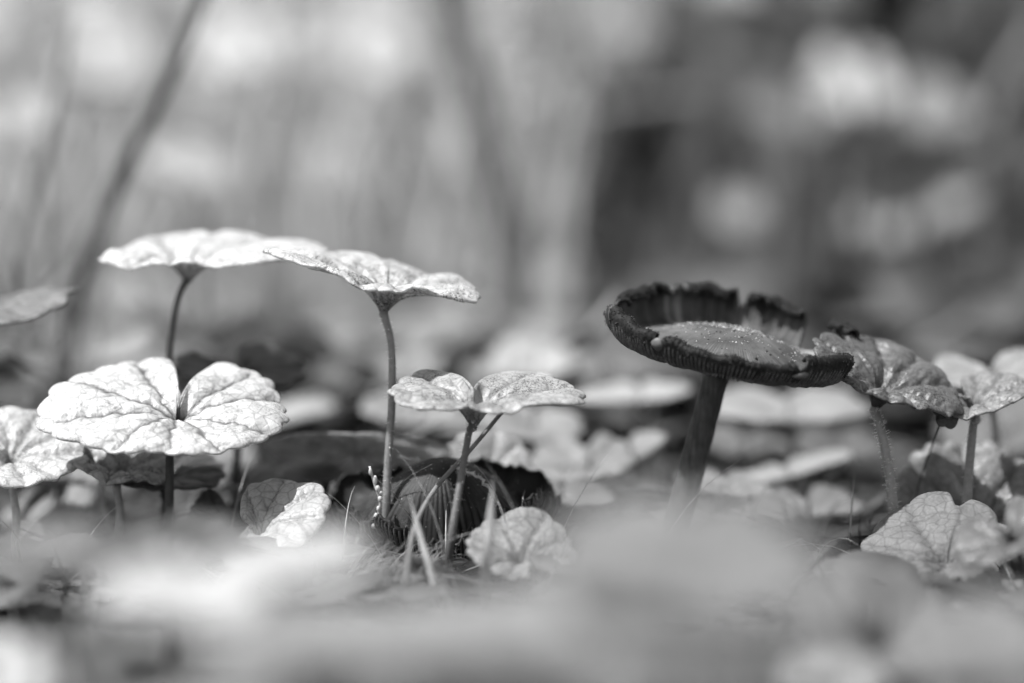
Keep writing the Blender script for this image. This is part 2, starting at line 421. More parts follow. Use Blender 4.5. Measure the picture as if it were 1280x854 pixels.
for k_, (pts_, w_, tn_, lb_) in enumerate([
    ([(150, 215, 491), (108, 300, 491), (50, 380, 491), (10, 420, 491)], 8, .08, 'dark fanning grass stem lowest at the left edge'),
    ([(112, 170, 496), (78, 280, 496), (40, 400, 496)], 8, .14, 'fanning grass stem crossing the thick dark stem'),
    ([(-15, 220, 486), (18, 300, 486), (40, 400, 486)], 7, .1, 'fanning grass stem leaning right from the left edge'),
    ([(185, 225, 502), (140, 330, 502), (95, 420, 502)], 9, .12, 'fanning grass stem just right of the thick dark stem'),
    ([(120, 240, 475), (128, 330, 475), (118, 430, 475)], 6, .1, 'short upright grass stem under the tip of the highest leaf'),
    ([(960, 330, 518), (1120, 440, 507), (1180, 410, 507)], 7, .2, 'faint pale stem slanting up behind the bumpy veined leaf')][:5]):
    stem(pts_, w_, tn_, lb_, name='weed_shoot', cat='grass stem', group='grass stems fanning up at the left')
stem([(1215, 395, 507), (1150, 430, 507), (1060, 470, 507)], 10, .2, 'pale stem slanting up behind the bumpy veined leaf', name='weed_shoot', cat='grass stem')
BG = dict(soft=True, sw=9, sdeep=.4, nr=10, na=60, vein_shade=.8, cren=(12, .05), quilt=.04)
def bleaf(px, py, d, ext, tilt, roll, tone, label, **k):
    q = dict(BG); q.update(k)
    return leaf(px, py, d, ext, tilt, roll, label, tone=tone, sr=.7, **q)
bleaf(668, 452, 440, (52, 50, 60, 75), 14, 0, .42, 'round pale blurred leaf behind the mushroom\'s left side')
bleaf(800, 492, 410, (82, 66, 45, 75), 4, -4, .42, 'flat blurred leaf just left of the mushroom stem', stalk=[(812, 510), (815, 560)])
bleaf(850, 470, 450, (60, 50, 60, 60), 8, 0, .4, 'blurred leaf tucked right under the mushroom cap')
bleaf(665, 525, 400, (72, 66, 70, 60), 14, 8, .3, 'grey blurred leaf behind the small two-lobed leaf')
bleaf(735, 580, 385, (78, 60, 60, 100), 12, -5, .26, 'blurred crumpled leaf between the dark collapsed cap and the mushroom stem', cren=(12, .09), quilt=.12)
bleaf(790, 570, 388, (35, 50, 20, 60), 12, -28, .26, 'narrow raised leaf beside the crumpled blurred leaf', quilt=.1)
bleaf(985, 512, 405, (108, 104, 70, 150), 4, 0, .33, 'large smooth blurred leaf under the right side of the mushroom cap', stalk=[(992, 545), (994, 590)])
bleaf(985, 592, 390, (95, 85, 20, 60), 6, -16, .36, 'curved pale blurred leaf to the right of the mushroom stem')
bleaf(930, 560, 420, (60, 70, 40, 80), 12, 10, .2, 'grey blurred leaf close behind the mushroom stem')
bleaf(1250, 540, 430, (70, 80, 60, 150), 20, -30, .16, 'blurred leaf standing behind the far right leaves')
bleaf(1050, 560, 430, (60, 60, 40, 90), 12, 0, .14, 'dim blurred leaf behind the hairy stalk')
bleaf(130, 430, 634, (110, 120, 60, 150), 4, -4, .5, 'bright blurred leaf behind the upper left leaf stalk')
bleaf(370, 432, 634, (120, 110, 80, 150), 4, 4, .5, 'bright blurred leaf between the two tall leaf stalks')
bleaf(130, 372, 683, (70, 60, 60, 150), 4, 0, .5, 'bright blurred leaf low behind the left edge leaf')
bleaf(420, 500, 460, (110, 110, 60, 150), 3, 4, .3, 'grey blurred leaf left of the small two-lobed leaf')
bleaf(330, 520, 430, (70, 90, 60, 120), 3, -8, .42, 'pale blurred leaf to the right of the heart-shaped leaf')
bleaf(60, 640, 390, (70, 60, 50, 120), 10, -20, .25, 'blurred leaf standing in the gap at the lower left')
bleaf(250, 560, 400, (60, 70, 60, 120), 10, 15, .3, 'blurred leaf under the right lobe of the heart-shaped leaf')
bleaf(520, 520, 410, (70, 60, 40, 110), 8, 6, .3, 'grey blurred leaf behind the forked stalk')
bleaf(405, 590, 372, (60, 66, 30, 60), 14, -6, .24, 'dim leaf low beside the tall straight stalk')
bleaf(300, 600, 372, (60, 70, 30, 70), 10, 10, .22, 'dim leaf behind the small pale quilted leaf')
bleaf(700, 620, 372, (70, 70, 30, 60), 14, 6, .2, 'dim leaf between the collapsed cap and the mushroom stem')
bleaf(1010, 640, 372, (80, 70, 30, 80), 14, -6, .18, 'dim leaf low to the right of the mushroom stem')
bleaf(905, 610, 385, (60, 60, 30, 60), 12, 8, .3, 'small grey leaf at the foot of the mushroom stem')
bleaf(80, 590, 378, (80, 70, 40, 60), 8, 8, .3, 'grey leaf beneath the left edge leaves')
bleaf(1062, 108, 732, (50, 56, 60, 120), 28, 10, .55, 'brightest blurred leaf high at the upper right', stalk=[(1050, 250), (1040, 400)])
bleaf(1130, 140, 744, (110, 95, 90, 200), 14, 0, .28, 'broad grey leaf beside the brightest one at the upper right', stalk=[(1130, 300), (1120, 420)])
bleaf(1000, 150, 756, (60, 90, 60, 150), 14, 12, .22, 'dim leaf sloping down left of the brightest upper right leaf', stalk=[(1000, 300), (1000, 420)])
bleaf(1140, 262, 732, (78, 90, 70, 90), 18, -20, .4, 'slanting blurred leaf at the right below the broad grey one', stalk=[(1135, 350), (1120, 430)])
bleaf(1208, 190, 732, (36, 34, 40, 70), 20, -20, .22, 'small blurred leaf near the right edge above the slanting one', stalk=[(1200, 300), (1180, 430)])
bleaf(922, 262, 719, (30, 30, 44, 50), 30, 12, .38, 'small round bright blurred leaf above the mushroom', stalk=[(925, 350), (928, 430)])
bleaf(415, 200, 732, (34, 36, 46, 50), 34, 0, .4, 'round bright blurred leaf between the two leaning stems', stalk=[(418, 300), (420, 400)])
bleaf(552, 195, 732, (26, 28, 36, 44), 34, 0, .4, 'small pale blurred leaf beside the broad dark stem', stalk=[(555, 280), (560, 400)])
bleaf(20, 150, 640, (50, 46, 50, 80), 34, 0, .5, 'pale blurred leaf against the upper left edge')
bleaf(130, 70, 680, (60, 56, 60, 90), 36, 8, .52, 'pale blurred leaf between the thin curved stem and the thick dark stem')
bleaf(300, 60, 700, (56, 60, 60, 90), 30, -8, .52, 'pale blurred leaf high right of the thick dark stem')
bleaf(480, 60, 700, (46, 40, 60, 90), 40, 0, .52, 'pale blurred leaf high beside the broad slanting stem')
bleaf(240, 210, 620, (60, 50, 40, 80), 20, 12, .5, 'pale blurred leaf above the highest leaf in focus')
bleaf(765, 20, 854, (60, 55, 90, 90), 40, 0, .24, 'pale blurred leaf at the top edge right of centre', stalk=[(765, 200), (765, 380)])

# ------------------------------------------------------------------ in-focus leaves
HI = dict(nr=56, na=340)
MID = dict(nr=36, na=220)
leaf(232, 320, 361, (106, 180, 80, 160), 4, -2, 'tall flat sunlit leaf highest at the upper left, on a thin bending stalk',
     tone=.6, vein_shade=.4, stalk=[(222, 375), (213, 430), (208, 520), (204, 600)], sr=.47, stone=.1, funnel=3.2, fw=.13, sinus=80, sw=4, sdeep=.8, quilt=.075, bend=(-.03, -.03, 0, 0), cren=(26, .035), wave=(.02, 4, 1), **HI)
leaf(487, 348, 347, (160, 114, 80, 130), 3, 10.5, 'bright leaf sloping down to the right on a tall straight stalk left of centre',
     tone=.62, speck=.8, vein_shade=.4, sw=4, sdeep=.8, stalk=[(489, 430), (490, 500), (485, 580), (483, 640)], sr=.5, stone=.2, hair=90, funnel=4.6, fw=.2, sinus=100, quilt=.07, bend=(.0, -.03, 0, -.02), cren=(24, .05), wave=(.03, 4, 0), **HI)
leaf(222, 508, 343, (176, 136, 104, 140), 22, 2, 'large heart-shaped bright leaf with deep veins facing the camera at the left',
     tone=.58, vein_shade=.22, stalk=[(213, 560, 346), (212, 600, 348)], stone=.06, sr=.55, funnel=2.4, fw=.16, sinus=88, sw=8, sdeep=.1, quilt=.052, bend=(-.02, -.04, 0, 0), edge=.06, trans=.25, cren=(26, .05), speck=.3, **HI)
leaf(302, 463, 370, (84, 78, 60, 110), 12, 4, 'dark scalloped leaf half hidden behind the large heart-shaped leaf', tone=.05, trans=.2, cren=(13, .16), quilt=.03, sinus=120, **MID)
leaf(-15, 382, 364, (80, 108, 90, 90), 8, -8, 'pale leaf with torn wavy tip entering from the left edge', tone=.24, cren=(12, .1), wave=(.07, 3, 0), bend=(-.06, 0, 0, 0), quilt=.05, stalk=[(-30, 500), (-35, 600)], **MID)
leaf(12, 565, 348, (90, 96, 80, 100), 24, 6, 'veined leaf at the left edge below the large heart-shaped leaf', tone=.6, speck=.5, vein_shade=.5, sinus=150, quilt=.08, cren=(18, .05), stalk=[(20, 640), (20, 680)], **MID)
leaf(150, 583, 350, (95, 60, 50, 90), 12, 12, 'bright speckled leaf fragment wedged beneath the large heart-shaped leaf', tone=.45, speck=.8, vein_shade=.5, sinus=120, quilt=.09, cren=(16, .1), wave=(.06, 4, 1), stalk=[(150, 640), (148, 680)], **MID)
leaf(205, 590, 356, (80, 74, 60, 100), 12, 6, 'pointed leaf toned dark for the shadow of the large heart-shaped leaf', tone=.07, trans=.15, sinus=120, quilt=.05, cren=(14, .08), **MID)  # low tone paints in the shadow cast by the leaf above
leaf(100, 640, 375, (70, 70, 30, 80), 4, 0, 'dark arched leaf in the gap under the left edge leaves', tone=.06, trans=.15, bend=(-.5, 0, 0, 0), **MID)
leaf(318, 655, 338, (20, 100, 75, 90), 26, -14, 'small pale quilted leaf with a rounded lobe right of the foreground blur', tone=.46, vein_shade=.6, sinus=170, sw=30, quilt=.1, cren=(12, .06), edge=.06, **MID)
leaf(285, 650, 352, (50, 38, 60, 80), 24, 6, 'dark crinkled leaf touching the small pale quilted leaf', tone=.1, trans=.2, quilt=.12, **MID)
leaf(446, 562, 366, (112, 120, 70, 110), -24, 2, 'dark shaded leaf with bright rim seen from below, crossed by the tall straight stalk', tone=.5, trans=.6, quilt=.03, cren=(26, .04), funnel=1, stalk=[(452, 600), (455, 640)], **MID)
leaf(592, 495, 336, (106, 138, 62, 135), 9, 1, 'small two-lobed speckled leaf in the centre on a forked stalk',
     tone=.44, speck=.6, stalk=[(587, 538, 335.5), (576, 600, 334), (564, 672, 332)], sr=.46, stone=.1, hair=80, funnel=4.2, fw=.17, sinus=95, sw=14, sdeep=.15, quilt=.06, bend=(-.02, -.05, 0, 0), cren=(19, .07), wave=(.03, 5, 0), **HI)
leaf(610, 592, 366, (62, 58, 30, 64), 50, 4, 'dim scalloped leaf flecked with grit above the collapsed dark cap', tone=.26, speck=0, trans=.2, cren=(16, .07), quilt=.04, sinus=-90, **MID)
leaf(652, 694, 327, (70, 66, 45, 95), 26, 4, 'pale crinkled leaf at the foot of the collapsed dark cap', tone=.36, gloss=.6, trans=.5, quilt=.09, sinus=-70, sw=5, sdeep=.6, cren=(16, .07), wave=(.05, 3, 0), **MID)
leaf(1107, 474, 345, (98, 104, 60, 110), 20, 16, 'bumpy veined leaf leaning against the right rim of the mushroom',
     tone=.17, speck=.6, stalk=[(1103, 545), (1112, 595), (1118, 650)], sr=.62, stone=.24, hair=160, funnel=4.6, fw=.19, sinus=130, sw=4, sdeep=.75, quilt=.1, bend=(0, -.03, 0, -.14), cren=(15, .07), **HI)
leaf(1186, 504, 346, (20, 17, 34, 8), 72, 6, 'small dark curled leaf tip hanging under the bumpy veined leaf', tone=.04, trans=.1, cren=(8, .12), funnel=.3, quilt=.05, sw=3, sdeep=.8, stalk=[(1180, 520, 352), (1150, 600, 355), (1140, 660, 356)], sr=.12, **MID)
leaf(1240, 468, 372, (70, 95, 60, 120), 10, -3, 'smooth pale leaf farthest right, cut by the right edge', tone=.36, vein_shade=.7, sinus=90, quilt=.03, stalk=[(1245, 560)], cren=(16, .04), **MID)
leaf(1214, 500, 349, (50, 75, 50, 75), 16, -14, 'small pitted pale leaf on a short stalk beside the dark curled tip', tone=.28, speck=.5, vein_shade=.55, quilt=.09, sinus=110, stalk=[(1217, 530), (1212, 580), (1208, 640)], sr=.6, stone=.2, hair=50, cren=(12, .08), **MID)
leaf(1222, 662, 354, (112, 100, 30, 135), 50, -6, 'large grey leaf with scalloped top standing upright at the right edge', tone=.27, trans=.4, speck=.3, quilt=.13, sinus=-90, sw=20, cren=(30, .07), vein_shade=.5, **MID)
leaf(1182, 694, 332, (106, 100, 50, 130), 20, -8, 'grey crumpled leaf folded over a dark hollow at the lower right', tone=.2, gloss=.65, quilt=.07, sinus=70, sw=4, sdeep=.8, cren=(12, .08), wave=(.1, 3, 1), **MID)
leaf(1262, 668, 318, (70, 60, 50, 90), 20, -28, 'blurred raised leaf edge at the lower right edge', tone=.16, quilt=.05, **MID)
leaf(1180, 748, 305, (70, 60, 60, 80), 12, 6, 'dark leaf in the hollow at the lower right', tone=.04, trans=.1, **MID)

# ------------------------------------------------------------------ foreground, thrown out of focus
fg = [
 (865, 715, 228, (185, 180, 130, 230), 16, 4, .24, 'huge grey out-of-focus leaf in the foreground in front of the mushroom stem'),
 (715, 800, 222, (170, 160, 90, 190), 12, 0, .28, 'blurred foreground leaf just left of the huge grey one'),
 (560, 800, 240, (150, 150, 80, 150), 8, -6, .26, 'blurred foreground leaf below the collapsed dark cap'),
 (232, 750, 252, (110, 100, 70, 120), 12, 6, .54, 'brightest blurred foreground leaf at the lower left'),
 (375, 705, 262, (110, 90, 60, 110), 10, -8, .5, 'bright blurred foreground leaf under the small quilted leaf'),
 (420, 800, 230, (150, 150, 80, 130), 8, 4, .3, 'blurred foreground leaf low left of centre'),
 (200, 690, 280, (120, 110, 60, 110), 14, -10, .09, 'grey blurred foreground leaf under the shaded pointed leaf'),
 (50, 700, 262, (110, 90, 12, 110), 14, -10, .22, 'grey blurred foreground leaf at the left edge'),
 (10, 850, 290, (110, 72, 60, 120), 14, 8, .5, 'bright leaf cut by the bottom left corner'),
 (360, 855, 235, (130, 120, 80, 100), 8, 0, .26, 'blurred foreground leaf at the bottom edge, left of centre'),
 (640, 850, 240, (130, 110, 60, 90), 10, 6, .22, 'blurred foreground leaf at the bottom edge, centre'),
 (830, 840, 250, (130, 100, 60, 110), 14, 10, .16, 'darker blurred foreground leaf below the huge grey one'),
 (1105, 795, 272, (105, 95, 70, 130), 34, 8, .17, 'blurred veined leaf standing at the lower right'),
 (1225, 815, 252, (90, 100, 70, 140), 20, -14, .2, 'blurred leaf filling the bottom right corner'),
 (1040, 850, 265, (70, 70, 50, 80), 16, 0, .26, 'small pale blurred leaf at the bottom edge right of centre'),
]
for px, py, d, ext, ti, ro, tone, lab in fg:
    d = 246 if d == 290 else d*.86 if d < 265 else d
    bleaf(px, py, d, ext, ti, ro, tone, lab, nr=24, na=90, quilt=.06, sw=5, sdeep=.75)
stem([(640, 500, 346), (590, 560, 344), (545, 610, 338), (518, 660, 328), (508, 720, 318)], 6.5, .16, 'bent grass stalk crossing the forked stalk in the centre', name='weed_shoot', cat='grass blade', taper=.8)
stem([(616, 600, 322), (613, 650, 320), (608, 700, 318)], 13, .18, 'short pale blurred blade in front of the collapsed dark cap', name='weed_shoot', cat='grass blade', flat=True)
stem([(512, 620, 325), (525, 670, 323), (545, 740, 320)], 9, .25, 'thin blurred blade crossing the foot of the bent grass stalk', name='weed_shoot', cat='grass blade', flat=True)
stem([(60, 775, 262), (70, 820, 262), (78, 860, 261)], 9, .3, 'short pale blade in the dark gap at the bottom left', name='weed_shoot', cat='grass blade', flat=True)
stem([(90, 780, 265), (100, 830, 265), (108, 860, 265)], 7, .05, 'dark stalk beside the short pale blade at the bottom left', name='weed_shoot', cat='grass blade')
stem([(125, 590, 366), (130, 640, 366), (150, 690, 366)], 9, .25, 'pale upright stalk under the speckled leaf fragment', name='weed_shoot', cat='grass blade')
stem([(60, 610, 372), (30, 640, 372), (15, 690, 372)], 16, .07, 'dark curved stalk in the lower left gap', name='weed_shoot', cat='grass blade')
stem([(1092, 722, 345), (1088, 760, 345)], 6, .3, 'tiny pale stalk in the hollow at the lower right', name='weed_shoot', cat='grass blade')

# ------------------------------------------------------------------ the upturned mushroom
def cap_mat(name, dark, light, rough, gran=0):
    m, t, n, out, bs = base_mat(name)
    a = attr(t, 'tone'); st = attr(t, 'stripe')
    c = mth(t, 'ADD', mth(t, 'MULTIPLY', a, light-dark), dark)
    c = mth(t, 'MULTIPLY', c, ramp(t, noise(t, 700, 4), .3, .7, .7, 1.25))
    c = mth(t, 'MULTIPLY', c, ramp(t, st, -1, 1, .7, 1.3))
    grey(t, c, bs.inputs['Base Color']); bs.inputs['Roughness'].default_value = rough; bs.inputs['Specular IOR Level'].default_value = .25
    b = t.nodes.new('ShaderNodeBump'); b.inputs['Strength'].default_value = .7; b.inputs['Distance'].default_value = .00012
    t.links.new(noise(t, 2200, 4), b.inputs['Height']); t.links.new(b.outputs[0], bs.inputs['Normal'])
    t.links.new(bs.outputs[0], out.inputs[0]); return m
def gauss(x, m, s): return math.exp(-((x-m)/s)**2)
def build_cap(prof, Rf, Hf, smax, NPH, NS, nstr, ridge, phis=(-180, 180), blend=(.55, 1)):
    """returns function surf(phi_deg, s) -> (point, outward-down normal), from a profile polyline (r, z)"""
    pr = np.array(prof); seg = np.r_[0, np.cumsum(np.hypot(*np.diff(pr, axis=0).T))]; seg /= seg[-1]
    tt = np.linspace(0, 1, 200)
    # smooth the profile
    pts = smooth_path([Vector((p[0], p[1], 0)) for p in prof], 199)
    rr = np.array([p.x for p in pts]); zz = np.array([p.y for p in pts])
    sl = np.r_[0, np.cumsum(np.hypot(np.diff(rr), np.diff(zz)))]; sl /= sl[-1]
    def surf(ph, s):
        r = np.interp(s, sl, rr); z = np.interp(s, sl, zz)
        e = .01; r2, z2 = np.interp(min(s+e, 1), sl, rr), np.interp(min(s+e, 1), sl, zz)
        r1, z1 = np.interp(max(s-e, 0), sl, rr), np.interp(max(s-e, 0), sl, zz)
        k = min(max((s-blend[0])/(blend[1]-blend[0]), 0), 1); k = k*k*(3-2*k)
        R = Rf(ph, s, k); H = 1+(Hf(ph)-1)*k
        a = rad(ph)
        tr, tz = (r2-r1)*R, (z2-z1)*H*R; l = math.hypot(tr, tz)+1e-9; tr /= l; tz /= l
        p = Vector((r*R*math.cos(a), r*R*math.sin(a), z*H*R))
        nrm = Vector((tz*math.cos(a), tz*math.sin(a), -tr))
        return p, nrm
    return surf

capR = 15.8
prof = [(0, .135), (.18, .128), (.36, .09), (.55, .025), (.70, -.025), (.80, -.04), (.89, -.025), (.955, .03), (.99, .105), (1.0, .15), (.992, .185), (.968, .205), (.938, .20), (.915, .172), (.91, .15)]
def Rf(ph, s, k):
    wob = 1+.014*math.sin(rad(ph*7))+.016*math.sin(rad(ph*13+40))*math.sin(rad(ph*2.1))+.012*math.sin(rad(ph*29+60*math.sin(rad(ph*5))))
    front = max(0, min(1, (-120-ph)/60)); backl = max(0, min(1, (ph-120)/60))
    return capR*(1+k*(wob-1+.045*front-.10*backl))
def Hf(ph):
    h = .93+.33*math.sin(rad(ph))+.05*math.sin(rad(ph*5+20))+.04*math.sin(rad(ph*11))
    h += .05*math.sin(rad(ph*23+80*math.sin(rad(ph*3))))+.25*gauss(ph, -42, 20)-.15*gauss(ph, -75, 12)+.12*gauss(ph, 24, 7)+.12*gauss(ph, 100, 60)+.25*gauss(ph, -172, 20)+.15*gauss(ph, 20, 10)
    return h
def smax(ph):
    m = 1.0
    def notch(c, w_, dep, p=1.5): 
        x = abs(ph-c)/w_
        return 1 if x >= 1 else 1-dep*(1-x**p)
    m = min(m, notch(84, 4.6, .15, 1.3), notch(43, 10.5, .31, 3.), notch(-6, 21, .36, 5), notch(-128, 3.6, .12, 2), notch(-62, 3.5, .12, 2), notch(115, 1.2, .1, 2))
    if ph < -158: m = min(m, .60+.40*max(0, (ph+180)/22)**.45)
    if ph > 168: m = min(m, 1-.3*((ph-168)/12)**1.6)
    m -= .05*max(0, math.sin(rad(ph*17+90*math.sin(rad(ph*4)))))**4*abs(math.sin(rad(ph*3.3)))+.01*abs(math.sin(rad(ph*41)))
    return m
surf = build_cap(prof, Rf, Hf, smax, 0, 0, 90, .1)
base2 = P(834, 690, 352); base2.z = 0
mush = thing('mushroom', 'dark ragged mushroom with upturned split cap full of black gills on a slanting stem', 'mushroom', base2)
capC = P(914, 435, 348); capM = Euler((rad(8), rad(9.8), 0), 'XYZ').to_matrix()
def to_m(p): return capM@p+capC-base2
def cap_sheet(parent, name, surf, smax, off, to_w, mat, NPH=900, NS=46, nstr=95, ridge=.10, tonef=None, phr=(-180, 180), closed=False):
    V = []; T = []; S_ = []
    for i in range(NPH):
        ph = phr[0]+(phr[1]-phr[0])*i/(NPH-1 if not closed else NPH)
        sm = smax(ph)
        for j in range(NS+1):
            s = (j/NS)**.85*sm
            p, n = surf(ph, s)
            st = math.cos(rad(ph*nstr)+1.1*math.sin(rad(ph*9)+s*6)+2.2*math.sin(rad(ph*4.0)+1))*(.65+.35*math.sin(rad(ph*13)+2))
            k = max(.15, min(1, (s-.22)/.4))
            p = p+n*(off-ridge*k*st)
            V.append(tuple(to_w(p))); T.append(tonef(ph, s, sm)); S_.append(st*k)
    m = NS+1
    F = [[i*m+j, (i+1)*m+j, (i+1)*m+j+1, i*m+j+1] for i in range(NPH-1) for j in range(NS)]
    if closed: F += [[(NPH-1)*m+j, j, j+1, (NPH-1)*m+j+1] for j in range(NS)]
    o = link(name, mesh(name, V, F, mat, {'tone': T, 'stripe': S_}), parent)
    return o
STREAK = np.random.default_rng(4).uniform(size=360)
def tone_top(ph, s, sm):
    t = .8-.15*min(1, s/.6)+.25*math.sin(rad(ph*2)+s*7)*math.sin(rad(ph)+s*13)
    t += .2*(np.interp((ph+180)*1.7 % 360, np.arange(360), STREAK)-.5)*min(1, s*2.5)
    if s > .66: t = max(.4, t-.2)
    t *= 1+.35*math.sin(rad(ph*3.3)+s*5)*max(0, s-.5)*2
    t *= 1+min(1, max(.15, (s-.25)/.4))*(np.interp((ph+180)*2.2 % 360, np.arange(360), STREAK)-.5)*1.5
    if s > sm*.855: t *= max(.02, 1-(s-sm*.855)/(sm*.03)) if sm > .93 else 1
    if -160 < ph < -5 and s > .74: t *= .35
    for c, w_ in ((115, 2.2), (121, 1.5)): t += 1.6*gauss(ph, c, w_)*(s > .6)
    t += 2.2*gauss(ph, 36, 8)*gauss(s, .66, .05)+1.2*gauss(ph, 81, 2)*gauss(s, .72, .08)  # raised tone paints glossy highlights low on the back wall
    return max(t, 0.01)
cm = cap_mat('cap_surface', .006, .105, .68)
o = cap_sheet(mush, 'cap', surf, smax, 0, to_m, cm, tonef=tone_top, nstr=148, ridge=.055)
sol = o.modifiers.new('thickness', 'SOLIDIFY'); sol.thickness = .35*MM; sol.offset = 0
# the dark flesh under the cap, and the fins of the gills
gm_dark = plain_mat('gill_flesh', .012, .6, 1500, .4)
gm_fin = plain_mat('gill_fin', .11, .45, 2500, .6, spec=.5)
def gills(parent, surf, smax, to_w, count, s0, depth, mat, phr=(-180, 180), th=.13, name='gills', endf=.91):
    V = []; F = []; q = np.random.default_rng(3)
    for k in range(count):
        ph = phr[0]+(phr[1]-phr[0])*(k+.5)/count+q.normal()*.12
        sm = smax(ph)*endf; n_ = 16; s00 = s0 if k % 2 == 0 else s0+.25
        pts = []
        jit = q.uniform(.75, 1.15)
        for j in range(n_+1):
            s = s00+(sm-s00)*j/n_
            dp = depth(s/max(sm, .01))*jit
            sway = .5*math.sin(k*.21+s*5)*max(0, s-.5)
            p, nr_ = surf(ph+sway, s)
            a = rad(ph); tv = Vector((-math.sin(a), math.cos(a), 0))
            b = p+nr_*.12
            i = len(V)
            V += [tuple(to_w(b+tv*th)), tuple(to_w(b-tv*th)), tuple(to_w(b+nr_*dp-tv*th*.35)), tuple(to_w(b+nr_*dp+tv*th*.35))]
            if j:
                for u in range(4):
                    F.append([i-4+u, i-4+(u+1) % 4, i+(u+1) % 4, i+u])
        F.append([i, i+1, i+2, i+3]); F.append([i-4*n_+3, i-4*n_+2, i-4*n_+1, i-4*n_])
    o = link(name, mesh(name, V, F, mat, smooth=False), parent); o['kind'] = 'stuff'; return o
gills(mush, surf, smax, to_m, 196, .2, lambda u: .55*(1-u**2)+.03+.26*(1-min(1, u)**8), gm_fin, endf=.86)
# ragged black rim crust
def crust(parent, surf, smax, to_w, count, mat, phr=(-180, 180), big=.15, seed=5):
    q = np.random.default_rng(seed); V = []; F = []
    for _ in range(count):
        ph = q.uniform(*phr); sm = smax(ph)
        if sm < .93: s = sm*(1-.01*abs(q.normal()))
        else: s = sm*(1-(.17 if ph < 0 else .10)*q.uniform()**1.1)
        p, n = surf(ph, s); c = to_w(p+n*q.uniform(-.1, .35))
        r = big*q.uniform(.35, 1.)*(.6 if sm < .93 else 1)
        i = len(V); M = Matrix(np.array(Euler(q.uniform(0, 6, 3).tolist()).to_matrix()).tolist())
        for v in ((1, 0, 0), (-1, 0, 0), (0, 1, 0), (0, -1, 0), (0, 0, 1.3), (0, 0, -1)):
            V.append(tuple(c+M@(Vector(v)*r*q.uniform(.5, 1.2))))
        for a, b, c_ in ((0, 2, 4), (2, 1, 4), (1, 3, 4), (3, 0, 4), (2, 0, 5), (1, 2, 5), (3, 1, 5), (0, 3, 5)):
            F.append([i+a, i+b, i+c_])
    o = link('rim_crust', mesh('rim_crust', V, F, mat, smooth=False), parent); o['kind'] = 'stuff'
crust(mush, surf, smax, to_m, 5500, plain_mat('rim_black', .006, .6, 1500, .5))
def granules(parent, surf, to_w, count, srange, phr, size, mat, lift=-.2, seed=8, name='granules'):
    q = np.random.default_rng(seed); V = []; F = []
    for _ in range(count):
        ph = q.uniform(*phr); s = srange[0]+(srange[1]-srange[0])*q.uniform()**.8
        p, n = surf(ph, s); c = to_w(p+n*lift); r = size*q.lognormal(0, .45)
        i = len(V)
        for v in ((1, 0, 0), (-1, 0, 0), (0, 1, 0), (0, -1, 0), (0, 0, 1), (0, 0, -1)): V.append(tuple(c+Vector(v)*r*q.uniform(.6, 1.2)))
        for a, b, c_ in ((0, 2, 4), (2, 1, 4), (1, 3, 4), (3, 0, 4), (2, 0, 5), (1, 2, 5), (3, 1, 5), (0, 3, 5)): F.append([i+a, i+b, i+c_])
    o = link(name, mesh(name, V, F, mat, smooth=False), parent); o['kind'] = 'stuff'
gran = plain_mat('granule_surface', .38, .45, 1500, .3, spec=.6)
granules(mush, surf, to_m, 300, (.02, .55), (0, 170), .085, gran)
granules(mush, surf, to_m, 330, (.0, .7), (-180, 180), .065, gran, seed=9)
granules(mush, surf, to_m, 200, (.0, .6), (-180, 180), .09, plain_mat('dark_speck', .01, .5), seed=10, name='specks')
# pale torn spots where the margin has split
def torn_spot(ph, s, su, sv, n_off, tone=.28):
    V = []; F = []; n_ = 20
    for i in range(3):
        for k in range(n_):
            a = 2*math.pi*k/n_; f = (0.05, .7, 1)[i]
            p, nr_ = surf(ph+math.degrees(math.cos(a)*f*su/capR), s+math.sin(a)*f*sv*(1-.3*math.cos(2*a)))
            V.append(tuple(to_m(p+nr_*(n_off+(.25, .15, -.1)[i]))))
    for i in range(2):
        for k in range(n_): F.append([i*n_+k, i*n_+(k+1) % n_, (i+1)*n_+(k+1) % n_, (i+1)*n_+k])
    F.append(list(range(n_))[::-1])
    o = link('torn_spot', mesh('torn_spot', V, F, plain_mat('pale_flesh', .09, .5, 2500, .3)), mush); o['label'] = 'pale torn spot in the black rim'
torn_spot(-128, .85, .8, .04, .35, .16); torn_spot(-62, .82, 1.2, .022, .45, .14)
# stem
def fibre_mat():
    m, t, n, out, bs = base_mat('fibrous_stem')
    tc = t.nodes.new('ShaderNodeTexCoord'); mp = t.nodes.new('ShaderNodeMapping'); mp.inputs['Scale'].default_value = (1, 1, .06)
    t.links.new(tc.outputs['Object'], mp.inputs[0]); f = noise(t, 2600, 5, .65, mp.outputs[0])
    c = mth(t, 'MULTIPLY', mth(t, 'MULTIPLY', ramp(t, f, .3, .7, .55, 1.5), ramp(t, noise(t, 500, 5, .6, tc.outputs['Object']), .3, .7, .6, 1.3)), .065)
    grey(t, c, bs.inputs['Base Color']); bs.inputs['Roughness'].default_value = .6; bs.inputs['Specular IOR Level'].default_value = .3
    b = t.nodes.new('ShaderNodeBump'); b.inputs['Strength'].default_value = .8; b.inputs['Distance'].default_value = .0002
    t.links.new(f, b.inputs['Height']); t.links.new(b.outputs[0], bs.inputs['Normal']); t.links.new(bs.outputs[0], out.inputs[0]); return m
sp = smooth_path([p-base2 for p in (P(896, 466, 350), P(878, 535, 350.6), P(858, 612, 351.4), P(834, 700, 352))], 30)
V, F = tube(sp, [1.52+.26*(i/30)+.03*math.sin(i*1.3)+.2*math.exp(-i/2) for i in range(31)], 28)
o = link('stem', mesh('stem', V, F, fibre_mat()), mush)

